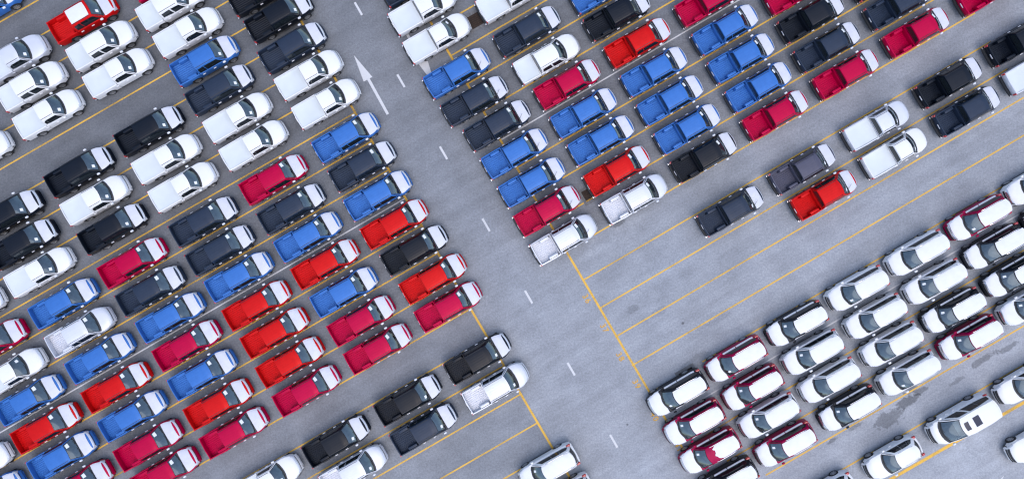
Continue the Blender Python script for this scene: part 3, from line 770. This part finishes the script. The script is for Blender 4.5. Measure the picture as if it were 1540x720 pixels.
# SUVs: w white, m maroon, k black, t maroon with torn roof film; papers l / r / none
SUVS = [(1471,328,'m','l'),(1558,275,'w',''),(1379,381,'w',''),(1289,434,'w','l'),(1496,371,'k',''),(1405,424,'w','r'),(1586,318,'k',''),
 (1525,413,'k','r'),(1433,467,'k','r'),(1549,456,'w','r'),(1316,476,'w',''),(1198,487,'k','r'),(1222,530,'w','r'),(1107,540,'m','l'),(1340,518,'w',''),
 (1458,508,'m','r'),(1366,561,'w','l'),(1247,572,'w',''),(1132,583,'m','r'),(1277,614,'k','r'),(1156,625,'w','r'),(1181,668,'m','r'),
 (1019,591,'k','l'),(1044,635,'m','r'),(1068,678,'t','r'),(1094,722,'k','r')]
ORD = ['first', 'second', 'third', 'fourth', 'fifth', 'sixth', 'seventh', 'eighth', 'ninth', 'tenth', 'eleventh', 'twelfth', 'thirteenth', 'fourteenth', 'fifteenth', 'sixteenth', 'seventeenth']
CNAME = {'white': 'white', 'silver': 'silver', 'charcoal': 'charcoal', 'black': 'black', 'grey': 'purplish grey', 'blue': 'blue', 'red': 'red', 'crimson': 'crimson', 'maroon': 'maroon'}

def rows_of(items, anchor, step, sign):
    """row number (counted from the anchor line) and place from the lane for every vehicle of a block"""
    rows = {}
    for i, it in enumerate(items):
        c, a = ca(770 + (it[0] - 770) * (CAM_H - 0.85) / CAM_H, 360 + (it[1] - 360) * (CAM_H - 0.85) / CAM_H)
        r = int(math.floor(sign * (anchor - c) / step))
        rows.setdefault(r, []).append((a, i))
    out = {}
    for k, r in enumerate(sorted(rows)):
        pass
    for r in rows:
        for j, (a, i) in enumerate(sorted(rows[r], reverse=(items is LEFT or items is LOWER))): out[i] = (r, j)
    return out

def pickups(items, anchor, step, sign, where, group, paper):
    ro = rows_of(items, anchor, step, sign)
    for i, (px, py, code) in enumerate(items):
        paint = CODE[code[0]]
        kind = 'long' if 'L' in code else 'double' if 'D' in code else 'extended'
        opts = set()
        if paint not in ('white', 'silver'): opts.add('hood_film')
        if 'r' in code: opts.add('roof_film')
        if 'a' in code: opts.add('antenna')
        opts.add(paper(px, py))
        r, j = ro[i]
        look = {'extended': 'pickup', 'long': 'pickup', 'double': 'double-cab pickup'}[kind]
        if 'r' in code: look = 'film-roofed pickup'
        lab = '%s %s, %s from the lane, %s row %s' % (CNAME[paint], look, ORD[j], ORD[r], where)
        rr = random.Random(i * 31 + int(px))
        place(kind, paint, px, py, 'pickup_truck', 30 + rr.uniform(-0.5, 0.5), opts, lab, 'pickup', group)

pickups(LEFT, 755.3, 48.9, 1, 'up from the lower left empty strip', 'pickups parked in the left block',
        lambda x, y: 'paper_l' if ca(x, y)[0] > 415 else 'paper_r')
pickups(LOWER, 806, 48.9, -1, 'below the lower left empty strip', 'pickups below the left empty strip', lambda x, y: 'paper_r')
pickups(RIGHT, 752.5, 48.9, 1, 'up from the right empty strip', 'pickups parked in the right block', lambda x, y: 'paper_l')
pickups(RLOW, 802, 48.6, -1, 'below the right empty strip', 'pickups below the right empty strip', lambda x, y: 'paper_r')

ro = rows_of(SUVS, 999, 48.9, -1)
for i, (px, py, k, pp) in enumerate(SUVS):
    paint = {'w': 'white', 'm': 'maroon', 'k': 'black', 't': 'maroon'}[k]
    opts = {'hood_film', 'torn_roof_film' if k == 't' else 'roof_film'}
    if pp: opts.add('paper_' + pp)
    r, j = ro[i]
    lab = '%s SUV, %s from the lane, %s row down in the SUV block' % (CNAME[paint], ORD[j], ORD[r])
    if k == 't': lab = 'maroon SUV with torn white film baring the front of its roof'
    place('suv', paint, px, py, 'suv', 210 + random.uniform(-0.5, 0.5), opts, lab, 'suv', 'SUVs wrapped in white film', 0.95)
place('suv', 'white', 825, 703, 'suv', 210, {'hood_film', 'roof_film', 'paper_r'}, 'white SUV at the bottom edge, left of the lane, its rear facing it', 'suv', 'white SUVs at the bottom of the lane', 0.95)
place('suv', 'white', 849, 748, 'suv', 210, {'hood_film', 'roof_film'}, 'white SUV cut off by the bottom edge, only its rear corner showing', 'suv', 'white SUVs at the bottom of the lane', 0.95)
for px, py, lab in ((1344, 689, 'white hatchback crossover behind the dark stain, ahead of the white van'), (1541, 577, 'white crossover cut by the right edge, behind the white van'),
                    (1560, 665, 'white crossover on the open asphalt in the bottom right corner'), (1245, 743, 'white crossover cut by the bottom edge, in front of the hatchback')):
    place('crossover', 'white', px, py, 'crossover', 210, set(), lab, 'car', 'white crossovers in the lower right', 0.9)
place('van', 'white', 1448, 633, 'passenger_van', 210, set(), 'white passenger van with two dark sunroofs in its roof', 'van', 'vans', 1.05)
